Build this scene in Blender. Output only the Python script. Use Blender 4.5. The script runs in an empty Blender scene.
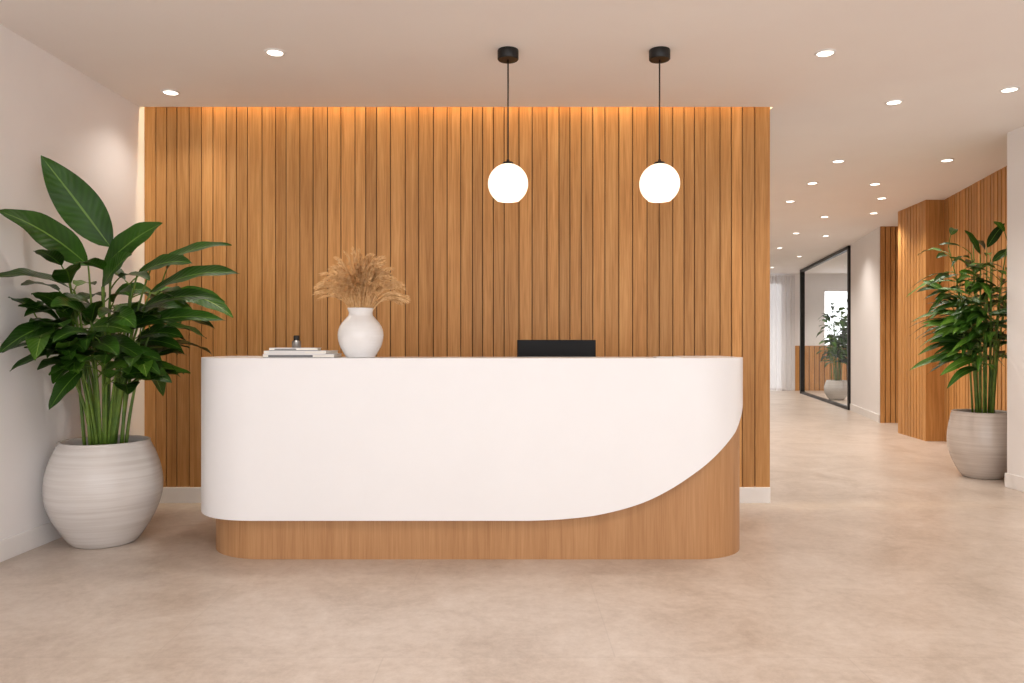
import bpy, bmesh, math, random
from mathutils import Vector, Matrix
random.seed(7)
S = bpy.context.scene
COL = S.collection
S.view_settings.view_transform = 'Standard'
S.view_settings.look = 'None'

# ------------------------------------------------------------ helpers
def lin(c):
    return tuple(((v/255)/12.92 if v/255 <= 0.04045 else ((v/255+0.055)/1.055)**2.4) for v in c)+(1,)

def newmat(name):
    m = bpy.data.materials.new(name); m.use_nodes = True
    nt = m.node_tree; b = nt.nodes['Principled BSDF']
    return m, nt, b

def N(nt, t, **kw):
    n = nt.nodes.new(t)
    for k, v in kw.items():
        if k.startswith('_'): setattr(n, k[1:], v)
        else: n.inputs[k.replace('_', ' ')].default_value = v
    return n

def coords(nt, scale, out='Object'):
    tc = nt.nodes.new('ShaderNodeTexCoord'); mp = nt.nodes.new('ShaderNodeMapping')
    mp.inputs['Scale'].default_value = scale
    nt.links.new(tc.outputs[out], mp.inputs['Vector'])
    return mp.outputs['Vector']

def ramp(nt, fac, stops):
    r = nt.nodes.new('ShaderNodeValToRGB')
    while len(r.color_ramp.elements) < len(stops): r.color_ramp.elements.new(0.5)
    for e, (p, c) in zip(r.color_ramp.elements, stops):
        e.position = p; e.color = lin(c)
    nt.links.new(fac, r.inputs['Fac'])
    return r.outputs['Color']

def plain(name, c, rough=0.5, c2=None, nscale=6, bump=0.0, metal=0.0, spec=0.5):
    m, nt, b = newmat(name)
    c2 = c2 or tuple(max(0, v-4) for v in c)
    v = coords(nt, (1, 1, 1))
    n = N(nt, 'ShaderNodeTexNoise', Scale=nscale, Detail=4.0)
    nt.links.new(v, n.inputs['Vector'])
    nt.links.new(ramp(nt, n.outputs['Fac'], [(0.35, c2), (0.65, c)]), b.inputs['Base Color'])
    b.inputs['Roughness'].default_value = rough
    b.inputs['Metallic'].default_value = metal
    b.inputs['Specular IOR Level'].default_value = spec
    if bump:
        bp = N(nt, 'ShaderNodeBump', Strength=bump, Distance=0.01)
        nt.links.new(n.outputs['Fac'], bp.inputs['Height'])
        nt.links.new(bp.outputs['Normal'], b.inputs['Normal'])
    return m

def wood(name, dark, mid, light, rough=0.45, scale=1.0, lo=0.82, hi=1.12):
    m, nt, b = newmat(name)
    at = nt.nodes.new('ShaderNodeAttribute'); at.attribute_name = 'tone'
    tc = nt.nodes.new('ShaderNodeTexCoord')
    add = nt.nodes.new('ShaderNodeVectorMath'); add.operation = 'ADD'
    sc = nt.nodes.new('ShaderNodeVectorMath'); sc.operation = 'SCALE'; sc.inputs['Scale'].default_value = 9.0
    nt.links.new(at.outputs['Color'], sc.inputs[0])
    nt.links.new(tc.outputs['Object'], add.inputs[0]); nt.links.new(sc.outputs[0], add.inputs[1])
    mp = nt.nodes.new('ShaderNodeMapping'); mp.inputs['Scale'].default_value = (26*scale, 26*scale, 1.1*scale)
    nt.links.new(add.outputs[0], mp.inputs['Vector'])
    n = N(nt, 'ShaderNodeTexNoise', Scale=1.0, Detail=6.0, Roughness=0.6, Distortion=0.5)
    nt.links.new(mp.outputs[0], n.inputs['Vector'])
    mp2 = nt.nodes.new('ShaderNodeMapping'); mp2.inputs['Scale'].default_value = (140*scale, 140*scale, 4*scale)
    nt.links.new(add.outputs[0], mp2.inputs['Vector'])
    n2 = N(nt, 'ShaderNodeTexNoise', Scale=1.0, Detail=3.0)
    nt.links.new(mp2.outputs[0], n2.inputs['Vector'])
    mix = N(nt, 'ShaderNodeMix', _data_type='FLOAT'); mix.inputs[0].default_value = 0.4
    nt.links.new(n.outputs['Fac'], mix.inputs[2]); nt.links.new(n2.outputs['Fac'], mix.inputs[3])
    col = ramp(nt, mix.outputs[0], [(0.33, dark), (0.5, mid), (0.68, light)])
    mr = N(nt, 'ShaderNodeMapRange'); mr.inputs['To Min'].default_value = lo; mr.inputs['To Max'].default_value = hi
    nt.links.new(at.outputs['Fac'], mr.inputs['Value'])
    mu = nt.nodes.new('ShaderNodeVectorMath'); mu.operation = 'SCALE'
    nt.links.new(col, mu.inputs[0]); nt.links.new(mr.outputs[0], mu.inputs['Scale'])
    nt.links.new(mu.outputs[0], b.inputs['Base Color'])
    b.inputs['Roughness'].default_value = rough
    b.inputs['Specular IOR Level'].default_value = 0.3
    bp = N(nt, 'ShaderNodeBump', Strength=0.15, Distance=0.004)
    nt.links.new(n2.outputs['Fac'], bp.inputs['Height']); nt.links.new(bp.outputs['Normal'], b.inputs['Normal'])
    return m

def emis(name, c, s):
    m, nt, b = newmat(name)
    b.inputs['Base Color'].default_value = lin(c)
    b.inputs['Emission Color'].default_value = lin(c)
    b.inputs['Emission Strength'].default_value = s
    return m

def finish(bm, name, mats, parent=None, smooth=False, angle=None, loc=None, bevel=0):
    bmesh.ops.recalc_face_normals(bm, faces=bm.faces[:])
    me = bpy.data.meshes.new(name); bm.to_mesh(me); bm.free()
    ob = bpy.data.objects.new(name, me); COL.objects.link(ob)
    for m in (mats if isinstance(mats, (list, tuple)) else [mats]): me.materials.append(m)
    if smooth:
        for p in me.polygons: p.use_smooth = True
        if angle: me.set_sharp_from_angle(angle=math.radians(angle))
    if parent: ob.parent = parent
    if loc: ob.location = loc
    if bevel:
        md = ob.modifiers.new('bev', 'BEVEL'); md.width = bevel; md.segments = 3; md.limit_method = 'ANGLE'
    return ob

def empty(name, loc=(0, 0, 0)):
    e = bpy.data.objects.new(name, None); COL.objects.link(e); e.location = loc
    e.empty_display_size = 0.1
    return e

def tone_layer(bm):
    return bm.loops.layers.float_color.get('tone') or bm.loops.layers.float_color.new('tone')

def prism(bm, pts, z0, z1, mat=0, tone=None):
    lo = [bm.verts.new((x, y, z0)) for x, y in pts]; hi = [bm.verts.new((x, y, z1)) for x, y in pts]
    fs = [bm.faces.new(lo[::-1]), bm.faces.new(hi)]
    n = len(pts)
    for i in range(n):
        j = (i+1) % n
        fs.append(bm.faces.new((lo[i], lo[j], hi[j], hi[i])))
    for f in fs:
        f.material_index = mat
        if tone is not None:
            L = tone_layer(bm)
            for l in f.loops: l[L] = (tone, tone, tone, 1)
    return fs

def box(bm, x0, x1, y0, y1, z0, z1, mat=0, tone=None):
    return prism(bm, [(x0, y0), (x1, y0), (x1, y1), (x0, y1)], z0, z1, mat, tone)

def lathe(bm, prof, cx=0, cy=0, cz=0, seg=64, mat=0):
    rings = []
    for r, z in prof:
        if r < 1e-5: rings.append([bm.verts.new((cx, cy, cz+z))])
        else: rings.append([bm.verts.new((cx+r*math.cos(2*math.pi*i/seg), cy+r*math.sin(2*math.pi*i/seg), cz+z)) for i in range(seg)])
    for a, b in zip(rings, rings[1:]):
        for i in range(seg):
            j = (i+1) % seg
            if len(a) == 1 and len(b) == 1: continue
            if len(a) == 1: f = bm.faces.new((a[0], b[i], b[j]))
            elif len(b) == 1: f = bm.faces.new((a[i], a[j], b[0]))
            else: f = bm.faces.new((a[i], a[j], b[j], b[i]))
            f.material_index = mat; f.smooth = True

def tube(bm, pts, r0, r1, seg=7, mat=0):
    rings = []
    n = len(pts)
    for k, p in enumerate(pts):
        p = Vector(p)
        t = (Vector(pts[min(k+1, n-1)])-Vector(pts[max(k-1, 0)])).normalized()
        a = t.cross(Vector((0.13, 1, 0.07))).normalized(); b = t.cross(a)
        r = r0+(r1-r0)*k/(n-1)
        rings.append([bm.verts.new(p+a*r*math.cos(2*math.pi*i/seg)+b*r*math.sin(2*math.pi*i/seg)) for i in range(seg)])
    for A, B in zip(rings, rings[1:]):
        for i in range(seg):
            j = (i+1) % seg
            f = bm.faces.new((A[i], A[j], B[j], B[i])); f.material_index = mat; f.smooth = True
    for R in (rings[0], rings[-1]):
        f = bm.faces.new(R); f.material_index = mat

def interp(k, x):
    if x <= k[0][0]: return k[0][1]
    for i in range(len(k)-1):
        if x <= k[i+1][0]:
            p0 = k[max(i-1, 0)]; p1 = k[i]; p2 = k[i+1]; p3 = k[min(i+2, len(k)-1)]
            t = (x-p1[0])/(p2[0]-p1[0]); h = p2[0]-p1[0]
            m1 = (p2[1]-p0[1])/(p2[0]-p0[0]) if p2[0] != p0[0] else 0
            m2 = (p3[1]-p1[1])/(p3[0]-p1[0]) if p3[0] != p1[0] else 0
            return (2*t**3-3*t*t+1)*p1[1]+(t**3-2*t*t+t)*h*m1+(-2*t**3+3*t*t)*p2[1]+(t**3-t*t)*h*m2
    return k[-1][1]

# ------------------------------------------------------------ materials
M_ceil = plain('ceiling_paint', (248, 243, 239), 0.85, (246, 240, 236), 1.5, spec=0.2)
M_wall = plain('wall_paint', (243, 240, 239), 0.75, (240, 237, 236), 2.0, spec=0.25)
M_base = plain('trim_paint', (242, 239, 237), 0.45)
M_wood = wood('oak_slat', (172, 119, 64), (198, 143, 84), (216, 164, 104))
M_gap = plain('slat_gap_dark', (92, 58, 30), 0.8)
M_oakdesk = wood('oak_desk_veneer', (168, 121, 80), (184, 137, 94), (197, 151, 107), 0.4, 0.9)
M_white = plain('white_solid_surface', (244, 243, 244), 0.32, (243, 242, 243))
M_black = plain('black_plastic', (12, 12, 13), 0.5, spec=0.25)
M_bmetal = plain('black_metal', (18, 17, 17), 0.45)
M_soil = plain('soil', (50, 36, 26), 0.95, (28, 20, 14), 60, 0.8)
M_stem = plain('plant_stem', (112, 138, 50), 0.5, (74, 106, 36), 12)
M_vase = plain('vase_ceramic', (244, 243, 242), 0.22)

def floor_mat():
    m, nt, b = newmat('stone_floor')
    v = coords(nt, (1, 1, 1))
    big = N(nt, 'ShaderNodeTexNoise', Scale=1.9, Detail=11.0, Roughness=0.72, Distortion=0.6)
    fine = N(nt, 'ShaderNodeTexNoise', Scale=18.0, Detail=8.0, Roughness=0.8)
    nt.links.new(v, big.inputs['Vector']); nt.links.new(v, fine.inputs['Vector'])
    mx = N(nt, 'ShaderNodeMix', _data_type='FLOAT'); mx.inputs[0].default_value = 0.45
    nt.links.new(big.outputs['Fac'], mx.inputs[2]); nt.links.new(fine.outputs['Fac'], mx.inputs[3])
    col = ramp(nt, mx.outputs[0], [(0.35, (172, 155, 140)), (0.5, (197, 182, 169)), (0.65, (214, 202, 191))])
    br = N(nt, 'ShaderNodeTexBrick', Scale=1.0)
    br.offset = 0.5
    br.inputs['Mortar Size'].default_value = 0.003
    br.inputs['Mortar Smooth'].default_value = 0.3
    br.inputs['Brick Width'].default_value = 1.8
    br.inputs['Row Height'].default_value = 0.9
    br.inputs['Color1'].default_value = (1, 1, 1, 1); br.inputs['Color2'].default_value = (0.975, 0.975, 0.975, 1)
    br.inputs['Mortar'].default_value = (0.90, 0.895, 0.89, 1)
    mp = nt.nodes.new('ShaderNodeMapping'); mp.inputs['Location'].default_value = (0.5, 0.65, 0)
    nt.links.new(v, mp.inputs[0]); nt.links.new(mp.outputs[0], br.inputs['Vector'])
    mul = N(nt, 'ShaderNodeMix', _data_type='RGBA', _blend_type='MULTIPLY'); mul.inputs[0].default_value = 1.0
    nt.links.new(col, mul.inputs[6]); nt.links.new(br.outputs['Color'], mul.inputs[7])
    nt.links.new(mul.outputs[2], b.inputs['Base Color'])
    rr = N(nt, 'ShaderNodeMapRange'); rr.inputs['To Min'].default_value = 0.22; rr.inputs['To Max'].default_value = 0.42
    nt.links.new(fine.outputs['Fac'], rr.inputs['Value']); nt.links.new(rr.outputs[0], b.inputs['Roughness'])
    bp = N(nt, 'ShaderNodeBump', Strength=0.08, Distance=0.01)
    nt.links.new(fine.outputs['Fac'], bp.inputs['Height']); nt.links.new(bp.outputs['Normal'], b.inputs['Normal'])
    return m
M_floor = floor_mat()

def leaf_mat(name, dark, light, rib):
    m, nt, b = newmat(name)
    uv = nt.nodes.new('ShaderNodeUVMap')
    sep = nt.nodes.new('ShaderNodeSeparateXYZ'); nt.links.new(uv.outputs[0], sep.inputs[0])
    ab = N(nt, 'ShaderNodeMath', _operation='ABSOLUTE'); nt.links.new(sep.outputs['X'], ab.inputs[0])
    m1 = N(nt, 'ShaderNodeMath', _operation='MULTIPLY'); m1.inputs[1].default_value = 80.0; nt.links.new(sep.outputs['Y'], m1.inputs[0])
    m2 = N(nt, 'ShaderNodeMath', _operation='MULTIPLY'); m2.inputs[1].default_value = 14.0; nt.links.new(ab.outputs[0], m2.inputs[0])
    sb = N(nt, 'ShaderNodeMath', _operation='SUBTRACT'); nt.links.new(m1.outputs[0], sb.inputs[0]); nt.links.new(m2.outputs[0], sb.inputs[1])
    sn = N(nt, 'ShaderNodeMath', _operation='SINE'); nt.links.new(sb.outputs[0], sn.inputs[0])
    obn = N(nt, 'ShaderNodeTexNoise', Scale=3.0, Detail=2.0); nt.links.new(coords(nt, (1, 1, 1)), obn.inputs['Vector'])
    mm = N(nt, 'ShaderNodeMath', _operation='MULTIPLY_ADD'); mm.inputs[1].default_value = 0.03
    nt.links.new(sn.outputs[0], mm.inputs[0]); nt.links.new(obn.outputs['Fac'], mm.inputs[2])
    col = ramp(nt, mm.outputs[0], [(0.3, dark), (0.7, light)])
    lt = N(nt, 'ShaderNodeMath', _operation='LESS_THAN'); lt.inputs[1].default_value = 0.05; nt.links.new(ab.outputs[0], lt.inputs[0])
    mx = N(nt, 'ShaderNodeMix', _data_type='RGBA'); nt.links.new(lt.outputs[0], mx.inputs[0])
    nt.links.new(col, mx.inputs[6]); mx.inputs[7].default_value = lin(rib)
    nt.links.new(mx.outputs[2], b.inputs['Base Color'])
    b.inputs['Roughness'].default_value = 0.40
    b.inputs['Specular IOR Level'].default_value = 0.27
    bp = N(nt, 'ShaderNodeBump', Strength=0.15, Distance=0.003)
    nt.links.new(sn.outputs[0], bp.inputs['Height']); nt.links.new(bp.outputs['Normal'], b.inputs['Normal'])
    return m
M_leaf = leaf_mat('leaf_green', (20, 48, 9), (54, 94, 24), (100, 136, 54))
M_leaf2 = leaf_mat('leaf_green_light', (44, 84, 18), (90, 132, 40), (135, 162, 78))

def pot_mat(name, a, c):
    m, nt, b = newmat(name)
    # fine horizontal throwing rings: noise strongly compressed along z only
    v = coords(nt, (1.5, 1.5, 55.0))
    n = N(nt, 'ShaderNodeTexNoise', Scale=1.0, Detail=3.0, Roughness=0.6); nt.links.new(v, n.inputs['Vector'])
    nt.links.new(ramp(nt, n.outputs['Fac'], [(0.30, a), (0.60, c)]), b.inputs['Base Color'])
    b.inputs['Roughness'].default_value = 0.24
    bp = N(nt, 'ShaderNodeBump', Strength=0.22, Distance=0.004)
    nt.links.new(n.outputs['Fac'], bp.inputs['Height']); nt.links.new(bp.outputs['Normal'], b.inputs['Normal'])
    return m
M_pot = pot_mat('glazed_stoneware', (206, 199, 194), (220, 215, 211))
M_pot2 = pot_mat('beige_stoneware', (188, 175, 165), (204, 193, 184))
M_disc = emis('downlight_lens', (255, 246, 232), 6.0)

def globe_mat():
    m, nt, b = newmat('opal_glass_glow')
    b.inputs['Base Color'].default_value = lin((250, 244, 234)); b.inputs['Roughness'].default_value = 0.2
    lw = N(nt, 'ShaderNodeTexNoise', Scale=3.0)
    nt.links.new(coords(nt, (1, 1, 1)), lw.inputs['Vector'])
    nt.links.new(ramp(nt, lw.outputs['Fac'], [(0.3, (255, 238, 214)), (0.7, (255, 243, 224))]), b.inputs['Emission Color'])
    b.inputs['Emission Strength'].default_value = 1.1
    return m
M_globe = globe_mat()

def glass_mat():
    m, nt, b = newmat('clear_glass')
    nt.nodes.remove(b)
    out = nt.nodes['Material Output']
    t = nt.nodes.new('ShaderNodeBsdfTransparent'); t.inputs[0].default_value = (0.98, 0.99, 0.99, 1)
    g = N(nt, 'ShaderNodeBsdfGlossy', Roughness=0.02)
    mx = nt.nodes.new('ShaderNodeMixShader'); mx.inputs[0].default_value = 0.04
    nt.links.new(t.outputs[0], mx.inputs[1]); nt.links.new(g.outputs[0], mx.inputs[2]); nt.links.new(mx.outputs[0], out.inputs[0])
    return m
M_glass = glass_mat()

# ------------------------------------------------------------ room shell
H = 3.0
YW = 5.80          # face of slatted wall
XL, XR = -2.808, 1.969
def LW(y): return XL-(YW-y)*0.03   # left wall face x at depth y

bm = bmesh.new(); box(bm, -3.4, 11, -2.0, 20.0, -0.1, 0); finish(bm, 'floor', M_floor)
CV = 0.42
bm = bmesh.new()
box(bm, -3.4, 11, -2.0, 5.73, H, H+CV)
box(bm, XR, 11, 5.73, 20.0, H, H+CV)
box(bm, -3.4, XL, 5.73, 6.0, H+0.001, H+CV)
box(bm, -3.4, XR, 5.73, 6.0, H+CV, H+CV+0.04)
finish(bm, 'ceiling', M_ceil)

bm = bmesh.new(); prism(bm, [(LW(-2), -2), (LW(6.0), 6.0), (-3.4, 6.0), (-3.4, -2)], 0, H); finish(bm, 'wall_left', M_wall)
bm = bmesh.new(); prism(bm, [(LW(-2), -2), (LW(-2)+.014, -2), (LW(YW)+.014, YW-0.001), (LW(YW), YW-0.001)], 0, 0.12); finish(bm, 'baseboard_left', M_base, bevel=0.003)

bm = bmesh.new()
box(bm, -2.80, XR-0.002, YW+0.03, 6.0, 0, H+CV)
finish(bm, 'wall_back', M_wall)
bm = bmesh.new(); box(bm, XR-0.15, XR-0.003, 6.0, 19.5, 0, H); finish(bm, 'wall_corridor_left', M_wall)
bm = bmesh.new(); box(bm, XL+0.02, XR, YW-0.012, YW+0.03, 0, 0.12); finish(bm, 'baseboard_back', M_base, bevel=0.003)

def slats(name, p0, p1, z0, z1, side, wmin, wmax, gap=0.007, depth=0.015, mats=None):
    """boards along p0->p1; 'side' picks the outward normal"""
    p0 = Vector(p0); p1 = Vector(p1); L = (p1-p0).length; t = (p1-p0).normalized()
    n = Vector((t.y, -t.x))*side
    bm = bmesh.new(); tone_layer(bm)
    def quad(a, b, d0, d1, mat, tone):
        q = [p0+t*a+n*d0, p0+t*b+n*d0, p0+t*b+n*d1, p0+t*a+n*d1]
        prism(bm, [(v.x, v.y) for v in q], z0, z1, mat, tone)
    quad(0, L, -depth-0.008, -depth, 1, 0.5)
    a = 0.0
    while a < L-0.02:
        w = random.uniform(wmin, wmax)
        b = min(a+w, L)
        if L-b < 0.05: b = L
        quad(a, b, -depth, random.uniform(-0.004, 0.0), 0, random.random())
        a = b+gap
    return finish(bm, name, mats or [M_wood, M_gap], bevel=0)

slats('wall_slat_panel', (XL+0.002, YW), (XR, YW), 0.12, H+CV-0.005, 1, 0.070, 0.112)

# LED cove above the slat wall (strip hidden in the ceiling slot)
ld = bpy.data.lights.new('led_glow', 'AREA'); ld.shape = 'RECTANGLE'; ld.size = 4.2; ld.size_y = 0.03; ld.energy = 40; ld.color = (1.0, 0.84, 0.52)
lo = bpy.data.objects.new('led_strip', ld); COL.objects.link(lo)
lo.location = ((XL+XR)/2+0.08, 5.752, H+0.38); lo.rotation_euler = (math.radians(1), 0, 0)

# right side
bm = bmesh.new(); prism(bm, [(4.195, -2), (5.4, -2), (5.4, 6.44), (4.195, 6.44)], 0, H); finish(bm, 'wall_right', M_wall)
bm = bmesh.new(); box(bm, 4.181, 4.195, -2, 6.44, 0, 0.12); box(bm, 4.181, 4.70, 6.44, 6.452, 0, 0.12); finish(bm, 'baseboard_right', M_base, bevel=0.003)
slats('wall_slat_recess', (5.37, 9.46), (4.70, 6.455), 0.0, H-0.001, 1, 0.06, 0.08, gap=0.02, depth=0.03)
bm = bmesh.new(); prism(bm, [(4.76, 6.45), (5.43, 9.46), (5.9, 9.46), (5.9, 6.45)], 0, H); finish(bm, 'wall_recess', M_wall)
slats('slat_column', (5.14, 9.46), (5.23, 10.3), 0.0, H-0.001, -1, 0.06, 0.08, gap=0.02, depth=0.025)
bm = bmesh.new(); tone_layer(bm)
prism(bm, [(5.14, 9.44), (5.6, 9.44), (5.6, 9.459), (5.14, 9.459)], 0.0, H-0.001, 0, 0.5)
prism(bm, [(5.18, 9.46), (5.27, 10.3), (6.2, 10.3), (6.2, 9.46)], 0, H-0.001, 0, 0.4); finish(bm, 'wall_column', M_wood)
bm = bmesh.new(); box(bm, 6.2, 6.4, 9.5, 11.6, 0, H); finish(bm, 'wall_niche', M_wall)
slats('slat_pier', (5.63, 11.598), (6.2, 11.598), 0.0, H-0.001, 1, 0.05, 0.07, gap=0.015, depth=0.02)
bm = bmesh.new(); prism(bm, [(5.63, 11.64), (6.15, 13.8), (7.2, 13.8), (7.2, 11.64)], 0, H); finish(bm, 'wall_corridor_right', M_wall)
bm = bmesh.new(); prism(bm, [(5.616, 11.64), (5.63, 11.64), (6.15, 13.8), (6.136, 13.8)], 0, 0.12); finish(bm, 'baseboard_corridor', M_base)
bm = bmesh.new(); box(bm, 7.2, 10.5, 13.6, 13.8, 0, H); box(bm, 10.5, 10.7, 13.6, 19.6, 0, H); finish(bm, 'wall_office', M_wall)
bm = bmesh.new()
box(bm, 1.8, 5.4, 19.5, 19.7, 0, H); box(bm, 5.4, 7.0, 19.5, 19.7, 2.8, H); box(bm, 7.0, 8.0, 19.5, 19.7, 0, H)
box(bm, 8.0, 10.2, 19.5, 19.7, 0, 0.9); box(bm, 8.0, 10.2, 19.5, 19.7, 2.6, H); box(bm, 10.2, 10.7, 19.5, 19.7, 0, H)
finish(bm, 'wall_far', M_wall)
bm = bmesh.new()
for a, b, c, d in [(5.4, 5.45, 0, 2.8), (6.95, 7.0, 0, 2.8), (6.15, 6.2, 0, 2.8)]: box(bm, a, b, 19.56, 19.62, c, d)
box(bm, 5.4, 7.0, 19.56, 19.62, 2.75, 2.8); box(bm, 5.4, 7.0, 19.56, 19.62, 0, 0.05)
finish(bm, 'window_1', M_base)
bm = bmesh.new()
for a in (8.0, 9.05, 10.15): box(bm, a, a+0.05, 19.56, 19.62, .9, 2.6)
box(bm, 8.0, 10.2, 19.56, 19.62, 2.55, 2.6); box(bm, 8.0, 10.2, 19.50, 19.64, 0.87, 0.93)
finish(bm, 'window_2', M_base)
# oak slat wainscot in the office behind the glass
slats('office_slat_panel', (7.25, 19.46), (10.0, 19.46), 0.0, 1.15, 1, 0.10, 0.13, gap=0.02, depth=0.025)
m, nt, b = newmat('sheer_curtain'); b.inputs['Base Color'].default_value = lin((240, 238, 238)); b.inputs['Roughness'].default_value = 0.9
b.inputs['Alpha'].default_value = 0.86
bm = bmesh.new(); prev = None
for i in range(181):
    x = 5.3+1.90*i/180; y = 19.38+0.05*math.sin(i*0.55)
    cur = (bm.verts.new((x, y, 0.02)), bm.verts.new((x, y, 2.94)))
    if prev: bm.faces.new((prev[0], cur[0], cur[1], prev[1]))
    prev = cur
finish(bm, 'curtain', m, smooth=True)
# glazed door, black frame
E0, E1 = Vector((6.15, 13.82)), Vector((7.02, 18.4))
e = empty('door_1')
et = (E1-E0).normalized(); en = Vector((et.y, -et.x)); EL = (E1-E0).length
bm = bmesh.new()
def ebar(a, b, z0, z1, w=0.035):
    q = [E0+et*a-en*w, E0+et*b-en*w, E0+et*b+en*w, E0+et*a+en*w]
    prism(bm, [(v.x, v.y) for v in q], z0, z1)
ebar(0, 0.07, 0, 2.99); ebar(EL-0.09, EL, 0, 2.99, 0.05); ebar(0, EL, 2.93, 2.99); ebar(0, EL, 0, 0.05)
finish(bm, 'frame', M_bmetal, parent=e)
bm = bmesh.new()
ebar(0.07, EL-0.09, 0.05, 2.93, 0.005); finish(bm, 'glass_pane', M_glass, parent=e)

# ------------------------------------------------------------ reception desk
desk = empty('reception_desk')
def u_path(xl, xr, f, back, rl, rr, nfront=90, narc=28):
    P = []
    for i in range(6): P.append((xl, back+(f+rl-back)*i/6))
    for i in range(narc+1):
        a = math.pi+math.pi/2*i/narc; P.append((xl+rl+rl*math.cos(a), f+rl+rl*math.sin(a)))
    for i in range(1, nfront): P.append((xl+rl+(xr-rr-xl-rl)*i/nfront, f))
    for i in range(narc+1):
        a = 1.5*math.pi+math.pi/2*i/narc; P.append((xr-rr+rr*math.cos(a), f+rr+rr*math.sin(a)))
    for i in range(1, 7): P.append((xr, f+rr+(back-f-rr)*i/6))
    return P

FW = 4.24; BK = 5.04; WXL, WXR, RL, RR = -1.866, 1.376, 0.40, 0.34
TOP = 1.135
KEYS = [(-3, .228), (0.02, .228), (0.12, .2285), (0.3, .238), (0.49, .262), (0.714, .322), (0.882, .402), (1.05, .515), (1.18, .622), (1.31, .745), (1.40, .835), (1.48, .92), (1.56, 1.0), (1.66, 1.06), (2.1, 1.07)]
def zb(x, y):
    s = x
    if x > WXR-RR: s = x+0.5*max(0, y-FW-0.10)
    return interp(KEYS, s)

def shell(name, path, zlo, zhi, thick, mat):
    bm = bmesh.new(); L = tone_layer(bm)
    n = len(path); rows = []
    for i, (x, y) in enumerate(path):
        a = Vector(path[max(i-1, 0)]); b = Vector(path[min(i+1, n-1)]); t = (b-a).normalized()
        inn = Vector((-t.y, t.x))
        z0 = zlo(x, y) if callable(zlo) else zlo
        q = Vector((x, y))+inn*thick
        rows.append([bm.verts.new((x, y, z0)), bm.verts.new((x, y, zhi)), bm.verts.new((q.x, q.y, zhi)), bm.verts.new((q.x, q.y, z0))])
    for A, B in zip(rows, rows[1:]):
        for k in range(4):
            f = bm.faces.new((A[k], B[k], B[(k+1) % 4], A[(k+1) % 4])); f.smooth = True
    bm.faces.new(rows[0]); bm.faces.new(rows[-1][::-1])
    for f in bm.faces:
        for l in f.loops: l[L] = (.5, .5, .5, 1)
    return finish(bm, name, mat, parent=desk, smooth=True, angle=40)
pw = u_path(WXL, WXR, FW, BK, RL, RR)
shell('white_front_shell', pw, zb, TOP, 0.03, M_white)
pb = u_path(-1.79, 1.366, FW+0.045, BK-0.02, 0.38, 0.325)
shell('oak_base', pb, 0.0, TOP-0.036, 0.03, M_oakdesk)
bm = bmesh.new()
pin = u_path(WXL+0.028, WXR-0.028, FW+0.028, BK, RL-0.028, RR-0.028)
poly = [p for p in pin]+[(WXR-0.30, BK), (WXR-0.30, FW+0.44), (WXL+0.30, FW+0.44), (WXL+0.30, BK)]
prism(bm, poly, TOP-0.035, TOP)
finish(bm, 'counter_top', M_white, parent=desk)
bm = bmesh.new(); box(bm, WXL+0.13, WXR-0.06, FW+0.40, BK-0.01, 0.71, 0.74); finish(bm, 'work_surface', M_white, parent=desk, bevel=0.003)

# ------------------------------------------------------------ pendants
def pendant(x, y):
    e = empty('pendant_lamp', (x, y, 0))
    bm = bmesh.new(); lathe(bm, [(0, H), (0.062, H), (0.064, H-0.005), (0.064, H-0.055), (0.060, H-0.060), (0, H-0.060)], seg=48)
    finish(bm, 'canopy', M_bmetal, parent=e, smooth=True, angle=40)
    bm = bmesh.new(); tube(bm, [(0, 0, H-0.05), (0, 0, 2.33)], 0.0045, 0.0045, 8); finish(bm, 'cord', M_bmetal, parent=e)
    bm = bmesh.new(); lathe(bm, [(0, 2.335), (0.008, 2.335), (0.010, 2.322), (0.03, 2.318), (0.034, 2.312), (0.034, 2.300), (0, 2.300)], seg=32)
    finish(bm, 'cap', M_bmetal, parent=e, smooth=True, angle=40)
    bm = bmesh.new(); R = 0.122; pr = []
    for i in range(33):
        a = math.pi/2-(math.pi*0.80)*i/32
        pr.append((max(R*math.cos(a), 0 if i == 0 else 1e-3), 2.188+R*math.sin(a)))
    r_, z_ = pr[-1]
    pr += [(r_-0.002, z_-0.004), (r_-0.008, z_-0.004), (r_-0.010, z_+0.006), (0, z_+0.010)]
    lathe(bm, pr, seg=64); finish(bm, 'opal_globe', M_globe, parent=e, smooth=True, angle=60)
pendant(-0.024, 4.62); pendant(0.897, 4.62)

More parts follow.
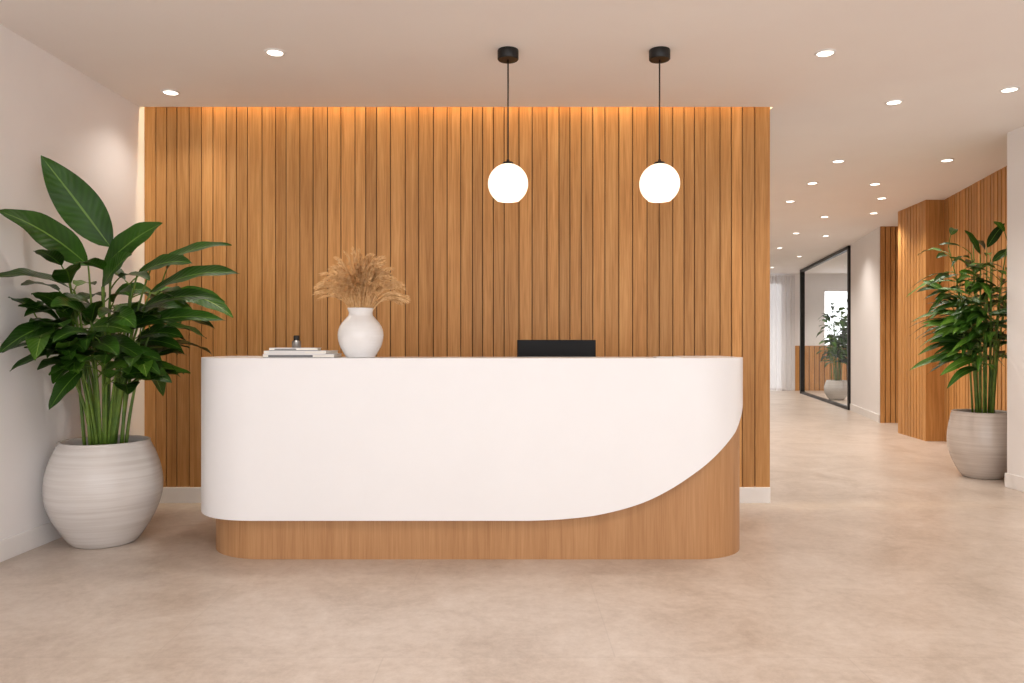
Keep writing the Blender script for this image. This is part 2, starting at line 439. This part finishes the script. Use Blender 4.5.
# ------------------------------------------------------------ downlights
LIGHTS = [(-1.45, 4.65), (1.92, 4.66), (-2.42, 5.39), (2.82, 5.61), (3.49, 5.33), (3.19, 7.43), (4.23, 7.39), (3.34, 8.45), (4.06, 8.5),
          (3.49, 9.53), (4.54, 9.33), (4.4, 10.7), (4.95, 10.4), (3.75, 11.2), (4.6, 12.3), (5.2, 12.6), (5.0, 14.2), (5.9, 15.6), (5.2, 16.2), (6.1, 17.8), (8.4, 16.0), (8.4, 18.0),  # last two: unseen office lamps, added to brighten the room behind the glass
          (-1.45, 2.3), (0.3, 2.3), (1.92, 2.3), (3.49, 2.8), (-1.45, 0.2), (1.92, 0.2)]
for i, (x, y) in enumerate(LIGHTS):
    bm = bmesh.new()
    lathe(bm, [(0.046, -0.004), (0.050, -0.009), (0.060, -0.007), (0.064, 0.0)], seg=32, mat=0)
    lathe(bm, [(0, -0.003), (0.047, -0.005)], seg=32, mat=1)
    ob = finish(bm, 'recessed_downlight', [M_base, M_disc], loc=(x, y, H))
    l = bpy.data.lights.new('downlight', 'SPOT'); l.energy = 45 if y < 6 else 60; l.spot_size = math.radians(130); l.spot_blend = 0.9; l.shadow_soft_size = 0.05
    if i == 2: l.energy = 16
    if i == 6: l.energy = 45
    if y > 15: l.energy = 95
    if x > 8: l.energy = 140  # the added office lamps, set strong to lift that room
    l.color = (1.0, 0.92, 0.83)
    o = bpy.data.objects.new('downlight_lamp', l); COL.objects.link(o); o.parent = ob; o.location = (0, 0, -0.03)

# ------------------------------------------------------------ desk objects
VX, VY = -0.888, 4.46
va = empty('flower_vase', (VX, VY, TOP))
VK = [(0.0, 0.082), (0.03, 0.101), (0.07, 0.121), (0.12, 0.132), (0.165, 0.127), (0.20, 0.109), (0.225, 0.088), (0.24, 0.074), (0.252, 0.069), (0.266, 0.070), (0.284, 0.077)]
prof = [(0, 0.0), (0.078, 0.0)]
for i in range(0, 49):
    z = 0.284*i/48
    prof.append((interp(VK, z)+0.0006*math.sin(i*2.1), z+0.002))
prof += [(0.076, 0.290), (0.071, 0.288), (0.063, 0.262), (0.060, 0.24), (0.0, 0.20)]
bm = bmesh.new(); lathe(bm, prof, seg=72); finish(bm, 'vase', M_vase, parent=va, smooth=True)
M_dry = plain('dried_grass', (250, 214, 162), 0.9, (222, 174, 118), 60, spec=0.1)
bm = bmesh.new()
def barb(p, d, L, w):
    s = d.cross(Vector((random.uniform(-1, 1), random.uniform(-1, 1), random.uniform(-1, 1)))).normalized()*w
    a = bm.verts.new(p-s); b = bm.verts.new(p+s); c = bm.verts.new(p+d*L*0.6+s*0.8+Vector((0, 0, -L*0.04))); e_ = bm.verts.new(p+d*L+Vector((0, 0, -L*0.18)))
    bm.faces.new((a, b, c, e_))
for k in range(170):
    az = random.uniform(0, 2*math.pi); sp = random.uniform(0.0, 1.0)**0.55
    R = 0.265*sp; top = 0.615-0.22*sp**2.2+random.uniform(-0.09, 0.01)
    p0 = Vector((0.045*math.cos(az), 0.045*math.sin(az), 0.22))
    p2 = Vector((R*math.cos(az), R*math.sin(az)*0.8, top))
    p1 = Vector((R*0.45*math.cos(az), R*0.45*math.sin(az)*0.8, 0.30+(top-0.30)*0.75+0.07*sp))
    pts = [(1-t)**2*p0+2*t*(1-t)*p1+t*t*p2 for t in [i/12 for i in range(13)]]
    tube(bm, pts, 0.0020, 0.0010, 4)
    for i in range(170):
        t = random.uniform(0.42, 1.0)
        c = (1-t)**2*p0+2*t*(1-t)*p1+t*t*p2
        tg = (2*(1-t)*(p1-p0)+2*t*(p2-p1)).normalized()
        d = (tg+0.26*Vector((random.uniform(-1, 1), random.uniform(-1, 1), random.uniform(-1, 1)))).normalized()
        barb(c, d, random.uniform(0.022, 0.05), 0.0021)
finish(bm, 'dried_pampas', M_dry, parent=va)

M_b1 = plain('book_cover_white', (228, 226, 226), 0.5); M_b2 = plain('book_cover_grey', (96, 98, 104), 0.5); M_pg = plain('book_pages', (240, 236, 228), 0.8)
bk = empty('book_stack', (-1.225, 4.47, TOP))
z = 0
for (w, d, h, rot, cov, ox) in [(0.40, 0.27, 0.021, 3, M_b2, 0.0), (0.36, 0.25, 0.019, -4, M_b1, -0.01), (0.27, 0.21, 0.016, 8, M_b2, -0.045)]:
    bm = bmesh.new()
    box(bm, -w/2+.004, w/2-.004, -d/2+.004, d/2, 0.003, h-0.003, 1)
    box(bm, -w/2, w/2, -d/2, d/2, 0, 0.003, 0); box(bm, -w/2, w/2, -d/2, d/2, h-0.003, h, 2); box(bm, -w/2, w/2, -d/2, -d/2+0.003, 0.003, h-0.003, 1)
    box(bm, -w/2+0.03, w/2-0.12, -d/2-0.0006, -d/2, 0.005, h-0.005, 0)
    ob = finish(bm, 'book', [cov, M_pg, M_b1], parent=bk, loc=(ox, 0, z)); ob.rotation_euler = (0, 0, math.radians(rot)); z += h+0.0005
M_sil = plain('brushed_metal', (150, 146, 142), 0.3, metal=0.9)
jr = empty('small_jar', (-1.262, 4.45, TOP+z))
bm = bmesh.new(); lathe(bm, [(0, 0), (0.024, 0), (0.026, 0.003), (0.026, 0.038), (0.022, 0.042), (0, 0.042)], seg=32); finish(bm, 'jar_body', M_sil, parent=jr, smooth=True, angle=40)
bm = bmesh.new(); lathe(bm, [(0, 0.042), (0.017, 0.042), (0.017, 0.068), (0.014, 0.072), (0, 0.072)], seg=32); finish(bm, 'jar_lid', M_bmetal, parent=jr, smooth=True, angle=40)
bm = bmesh.new(); box(bm, -0.07, 0.07, -0.05, 0.05, 0, 0.006); finish(bm, 'notepad', M_b1, loc=(0.90, 4.42, TOP), bevel=0.001)

mo = empty('computer_monitor', (0.285, 4.88, 0.74))
bm = bmesh.new(); box(bm, -0.252, 0.252, -0.014, 0.012, 0.17, 0.50); box(bm, -0.16, 0.16, -0.03, -0.014, 0.22, 0.36); finish(bm, 'housing', M_black, parent=mo, bevel=0.004)
M_scr = plain('screen_glass', (10, 11, 13), 0.1)
bm = bmesh.new(); box(bm, -0.244, 0.244, 0.012, 0.0135, 0.178, 0.492); finish(bm, 'screen', M_scr, parent=mo)
bm = bmesh.new(); box(bm, -0.025, 0.025, -0.045, -0.030, 0.01, 0.34); box(bm, -0.11, 0.11, -0.10, 0.08, 0, 0.012); finish(bm, 'stand', M_black, parent=mo, bevel=0.003)

# ------------------------------------------------------------ plants
def leaf(bm, base, tip, width, bend, hint, mat=0, fold=0.22, nl=12):
    uvl = bm.loops.layers.uv.verify()
    base = Vector(base); tip = Vector(tip); L = (tip-base).length
    ctrl = (base+tip)/2+Vector((0, 0, 1))*bend*L
    hint = Vector(hint).normalized(); ph = random.uniform(0, 6)
    S_ = [-1, -0.5, 0, 0.5, 1]; rows = []
    for i in range(nl+1):
        t = i/nl
        c = (1-t)**2*base+2*t*(1-t)*ctrl+t*t*tip
        tg = (2*(1-t)*(ctrl-base)+2*t*(tip-ctrl)).normalized()
        side = tg.cross(hint).normalized(); nr = side.cross(tg).normalized()
        w = width/2*max(0.012, math.sin(math.pi*t**0.85)**0.8*(1-0.1*t))
        row = []
        for s in S_:
            p = c+side*s*w+nr*(abs(s)**1.3*w*fold+abs(s)*0.035*width*math.sin(t*17+ph+s))
            row.append(bm.verts.new(p))
        rows.append(row)
    for i in range(nl):
        for j in range(4):
            f = bm.faces.new((rows[i][j], rows[i][j+1], rows[i+1][j+1], rows[i+1][j])); f.smooth = True; f.material_index = mat
            for l, (uu, vv) in zip(f.loops, [(S_[j], i/nl), (S_[j+1], i/nl), (S_[j+1], (i+1)/nl), (S_[j], (i+1)/nl)]):
                l[uvl].uv = (uu, vv)

def bez(p0, p1, p2, n=9):
    return [(1-t)**2*Vector(p0)+2*t*(1-t)*Vector(p1)+t*t*Vector(p2) for t in [i/(n-1) for i in range(n)]]

def pot(parent, r, rim, base, h, mat):
    bm = bmesh.new(); pr = [(0, 0), (base-0.01, 0), (base, 0.008)]
    for i in range(1, 40):
        t = i/40
        if t < 0.56: rr = base+(r-base)*math.sin(math.pi/2*t/0.56)**0.9
        else: rr = rim+(r-rim)*math.cos(math.pi/2*(t-0.56)/0.44)**0.9
        pr.append((rr, 0.008+(h-0.02)*t))
    pr += [(rim, h-0.012), (rim+0.004, h-0.004), (rim-0.004, h), (rim-0.016, h-0.002), (rim-0.022, h-0.02), (rim-0.02, h-0.08)]
    lathe(bm, pr, seg=96); finish(bm, 'pot', mat, parent=parent, smooth=True)
    bm = bmesh.new(); lathe(bm, [(0, h-0.045), (rim*0.6, h-0.05), (rim-0.015, h-0.055)], seg=48); finish(bm, 'soil', M_soil, parent=parent, smooth=True)

def plant(name, cx, cy, potdim, canes, leaves_per, Lr, Wr, spread, zr, ok, heroes=[], thick=0.010, seed=1, tstart=0.42, light=0.25, droop=0.30, pmat=None):
    random.seed(seed)
    e = empty(name, (cx, cy, 0)); pot(e, *potdim, pmat or M_pot); h = potdim[3]-0.055
    O = Vector((cx, cy, 0))
    bs = bmesh.new(); bl = bmesh.new()
    for k in range(canes):
        az = 2*math.pi*k/canes+random.uniform(-.3, .3)
        r0 = random.uniform(0.03, 0.13)*potdim[1]/0.27
        p0 = Vector((r0*math.cos(az), r0*math.sin(az), h))
        for _ in range(40):
            rs = spread*random.uniform(0.25, 1)
            p2 = Vector((rs*math.cos(az), rs*math.sin(az), random.uniform(*zr)))
            if ok(p2+O): break
            az += 0.3
        p1 = Vector((p0.x*1.3, p0.y*1.3, h+(p2.z-h)*0.55))
        pts = bez(p0, p1, p2, 12); tube(bs, pts, thick, thick*0.5, 7)
        n = leaves_per
        for q in range(n+1):
            t = 1.0 if q == n else random.uniform(tstart, 0.97)
            c = (1-t)**2*p0+2*t*(1-t)*p1+t*t*p2
            tip = None
            for _ in range(40):
                a2 = az+random.uniform(-1.9, 1.9)
                el = random.uniform(0.0, 0.75) if t < 1 else random.uniform(0.4, 1.1)
                pl = random.uniform(0.05, 0.14)*Lr[1]/0.45
                L = random.uniform(*Lr)
                d = Vector((math.cos(a2)*math.cos(el), math.sin(a2)*math.cos(el), math.sin(el)))
                b = c+d*pl
                tt = b+Vector((d.x, d.y, d.z*0.6-droop+random.uniform(-.18, .18)))*L
                if ok(tt+O) and ok(b+O) and ok((tt+b)/2+O) and tt.z > potdim[3]+0.02: tip = tt; break
            if tip is None: continue
            tube(bs, bez(c, c+d*pl*0.5+Vector((0, 0, .01)), b, 4), thick*0.45, thick*0.35, 5)
            hint = Vector((random.uniform(-.3, .3), random.uniform(-1.1, 0), 1.0))
            leaf(bl, b, tip, random.uniform(*Wr), random.uniform(0.12, 0.3), hint, 0 if random.random() > light else 1)
    for (b, tip, w, bend, hint) in heroes:
        b = Vector(b)-O; tip = Vector(tip)-O
        az = math.atan2(b.y, b.x)
        p0 = Vector((0.07*math.cos(az), 0.07*math.sin(az), h))
        mid = Vector((p0.x*0.6+b.x*0.4, p0.y*0.6+b.y*0.4, h+(b.z-h)*0.7))
        tube(bs, bez(p0, mid, b, 12), thick*0.9, thick*0.45, 7)
        leaf(bl, b, tip, w, bend, hint, 0, nl=16)
    finish(bs, 'stems', M_stem, parent=e, smooth=True)
    finish(bl, 'leaves', [M_leaf, M_leaf2], parent=e, smooth=True)
    return e

heroes = [
 ((-2.43, 4.60, 1.80), (-2.74, 4.42, 2.31), 0.25, 0.02, (0.3, -1, 0.1)),
 ((-2.52, 4.52, 1.68), (-2.76, 4.08, 1.93), 0.20, 0.14, (0.2, -1, 0.5)),
 ((-2.46, 4.58, 1.68), (-2.066, 4.50, 1.93), 0.18, 0.12, (0, -1, 0.4)),
 ((-2.19, 4.60, 1.66), (-1.66, 4.5, 1.80), 0.12, 0.16, (0, -0.8, 1)),
 ((-2.14, 4.50, 1.52), (-1.54, 4.3, 1.61), 0.15, 0.16, (0, -0.9, 1)),
 ((-2.58, 4.48, 1.53), (-2.76, 4.05, 1.57), 0.17, 0.18, (0.2, -0.5, 1)),
 ((-2.60, 4.42, 1.33), (-2.74, 4.05, 1.16), 0.15, 0.2, (0.3, -0.6, 1)),
 ((-2.52, 4.45, 1.06), (-2.62, 4.3, 0.84), 0.12, 0.15, (0, -1, 0.5)),
 ((-2.30, 4.52, 1.30), (-1.66, 4.4, 1.35), 0.14, 0.14, (0, -0.9, 1)),
 ((-2.22, 4.50, 1.62), (-1.85, 4.4, 1.68), 0.14, 0.2, (0, -1, 1)),
 ((-2.22, 4.52, 1.42), (-1.68, 4.45, 1.46), 0.13, 0.2, (0, -.8, 1)),
 ((-2.30, 4.45, 1.15), (-1.99, 4.3, 1.04), 0.12, 0.2, (0, -1, 1)),
 ((-2.40, 4.45, 1.55), (-2.15, 4.3, 1.72), 0.16, 0.15, (0, -1, .6)),
 ((-2.45, 4.42, 1.35), (-2.50, 4.12, 1.42), 0.16, 0.25, (0.3, -1, .8)),
 ((-2.35, 4.42, 1.35), (-2.08, 4.2, 1.30), 0.15, 0.25, (0, -1, .8)),
]
def ok_left(p): return p.x > LW(p.y)+0.09 and p.x < -1.5 and p.y < 5.6 and p.z < 1.85 and not (p.x > -2.0 and p.z < 1.24)
plant('potted_plant', -2.502, 4.67, (0.328, 0.252, 0.185, 0.625), 15, 7, (0.28, 0.46), (0.11, 0.17), 0.40, (1.05, 1.62), ok_left, heroes, 0.011, seed=5, tstart=0.52)
def ok_right(p):
    if p.y < 6.55 and p.x > 4.08: return False
    return p.x < 4.60+0.22*(p.y-6.44) and p.y > 6.2 and p.z < 2.36 and p.x > 3.66
heroes_r = [
 ((4.28, 6.85, 2.08), (4.44, 6.85, 2.30), 0.09, 0.1, (0, -1, .3)),
 ((4.22, 6.85, 2.02), (4.02, 6.75, 2.22), 0.08, 0.15, (0, -1, .4)),
 ((4.15, 6.80, 1.85), (3.86, 6.70, 1.97), 0.08, 0.2, (0, -.8, 1)),
 ((4.33, 6.85, 1.95), (4.50, 6.80, 2.06), 0.08, 0.2, (0, -1, 1)),
]
plant('potted_plant', 4.29, 6.93, (0.285, 0.245, 0.165, 0.60), 16, 15, (0.28, 0.44), (0.055, 0.09), 0.30, (1.4, 2.2), ok_right, heroes_r, 0.009, seed=21, tstart=0.40, light=0.35, droop=0.36, pmat=M_pot2)
def ok_far(p): return p.y > 15 and p.y < 17.6 and p.x > 6.72 and p.z < 2.3
plant('potted_plant', 6.98, 16.35, (0.25, 0.2, 0.15, 0.42), 12, 14, (0.3, 0.46), (0.10, 0.14), 0.36, (1.1, 2.1), ok_far, [], 0.009, seed=3, tstart=0.3, light=0.6)

# ------------------------------------------------------------ world + camera
w = bpy.data.worlds.new('World'); S.world = w; w.use_nodes = True
bg = w.node_tree.nodes['Background']; bg.inputs[0].default_value = (0.965, 0.965, 0.985, 1); bg.inputs[1].default_value = 2.65
cam = bpy.data.cameras.new('Camera'); co = bpy.data.objects.new('Camera', cam); COL.objects.link(co)
cam.sensor_width = 36; cam.lens = 760/1024*36; cam.shift_y = 1.5/1024; cam.clip_start = 0.05
co.location = (0, 0, 1.22); co.rotation_euler = (math.radians(90), 0, 0)
S.camera = co
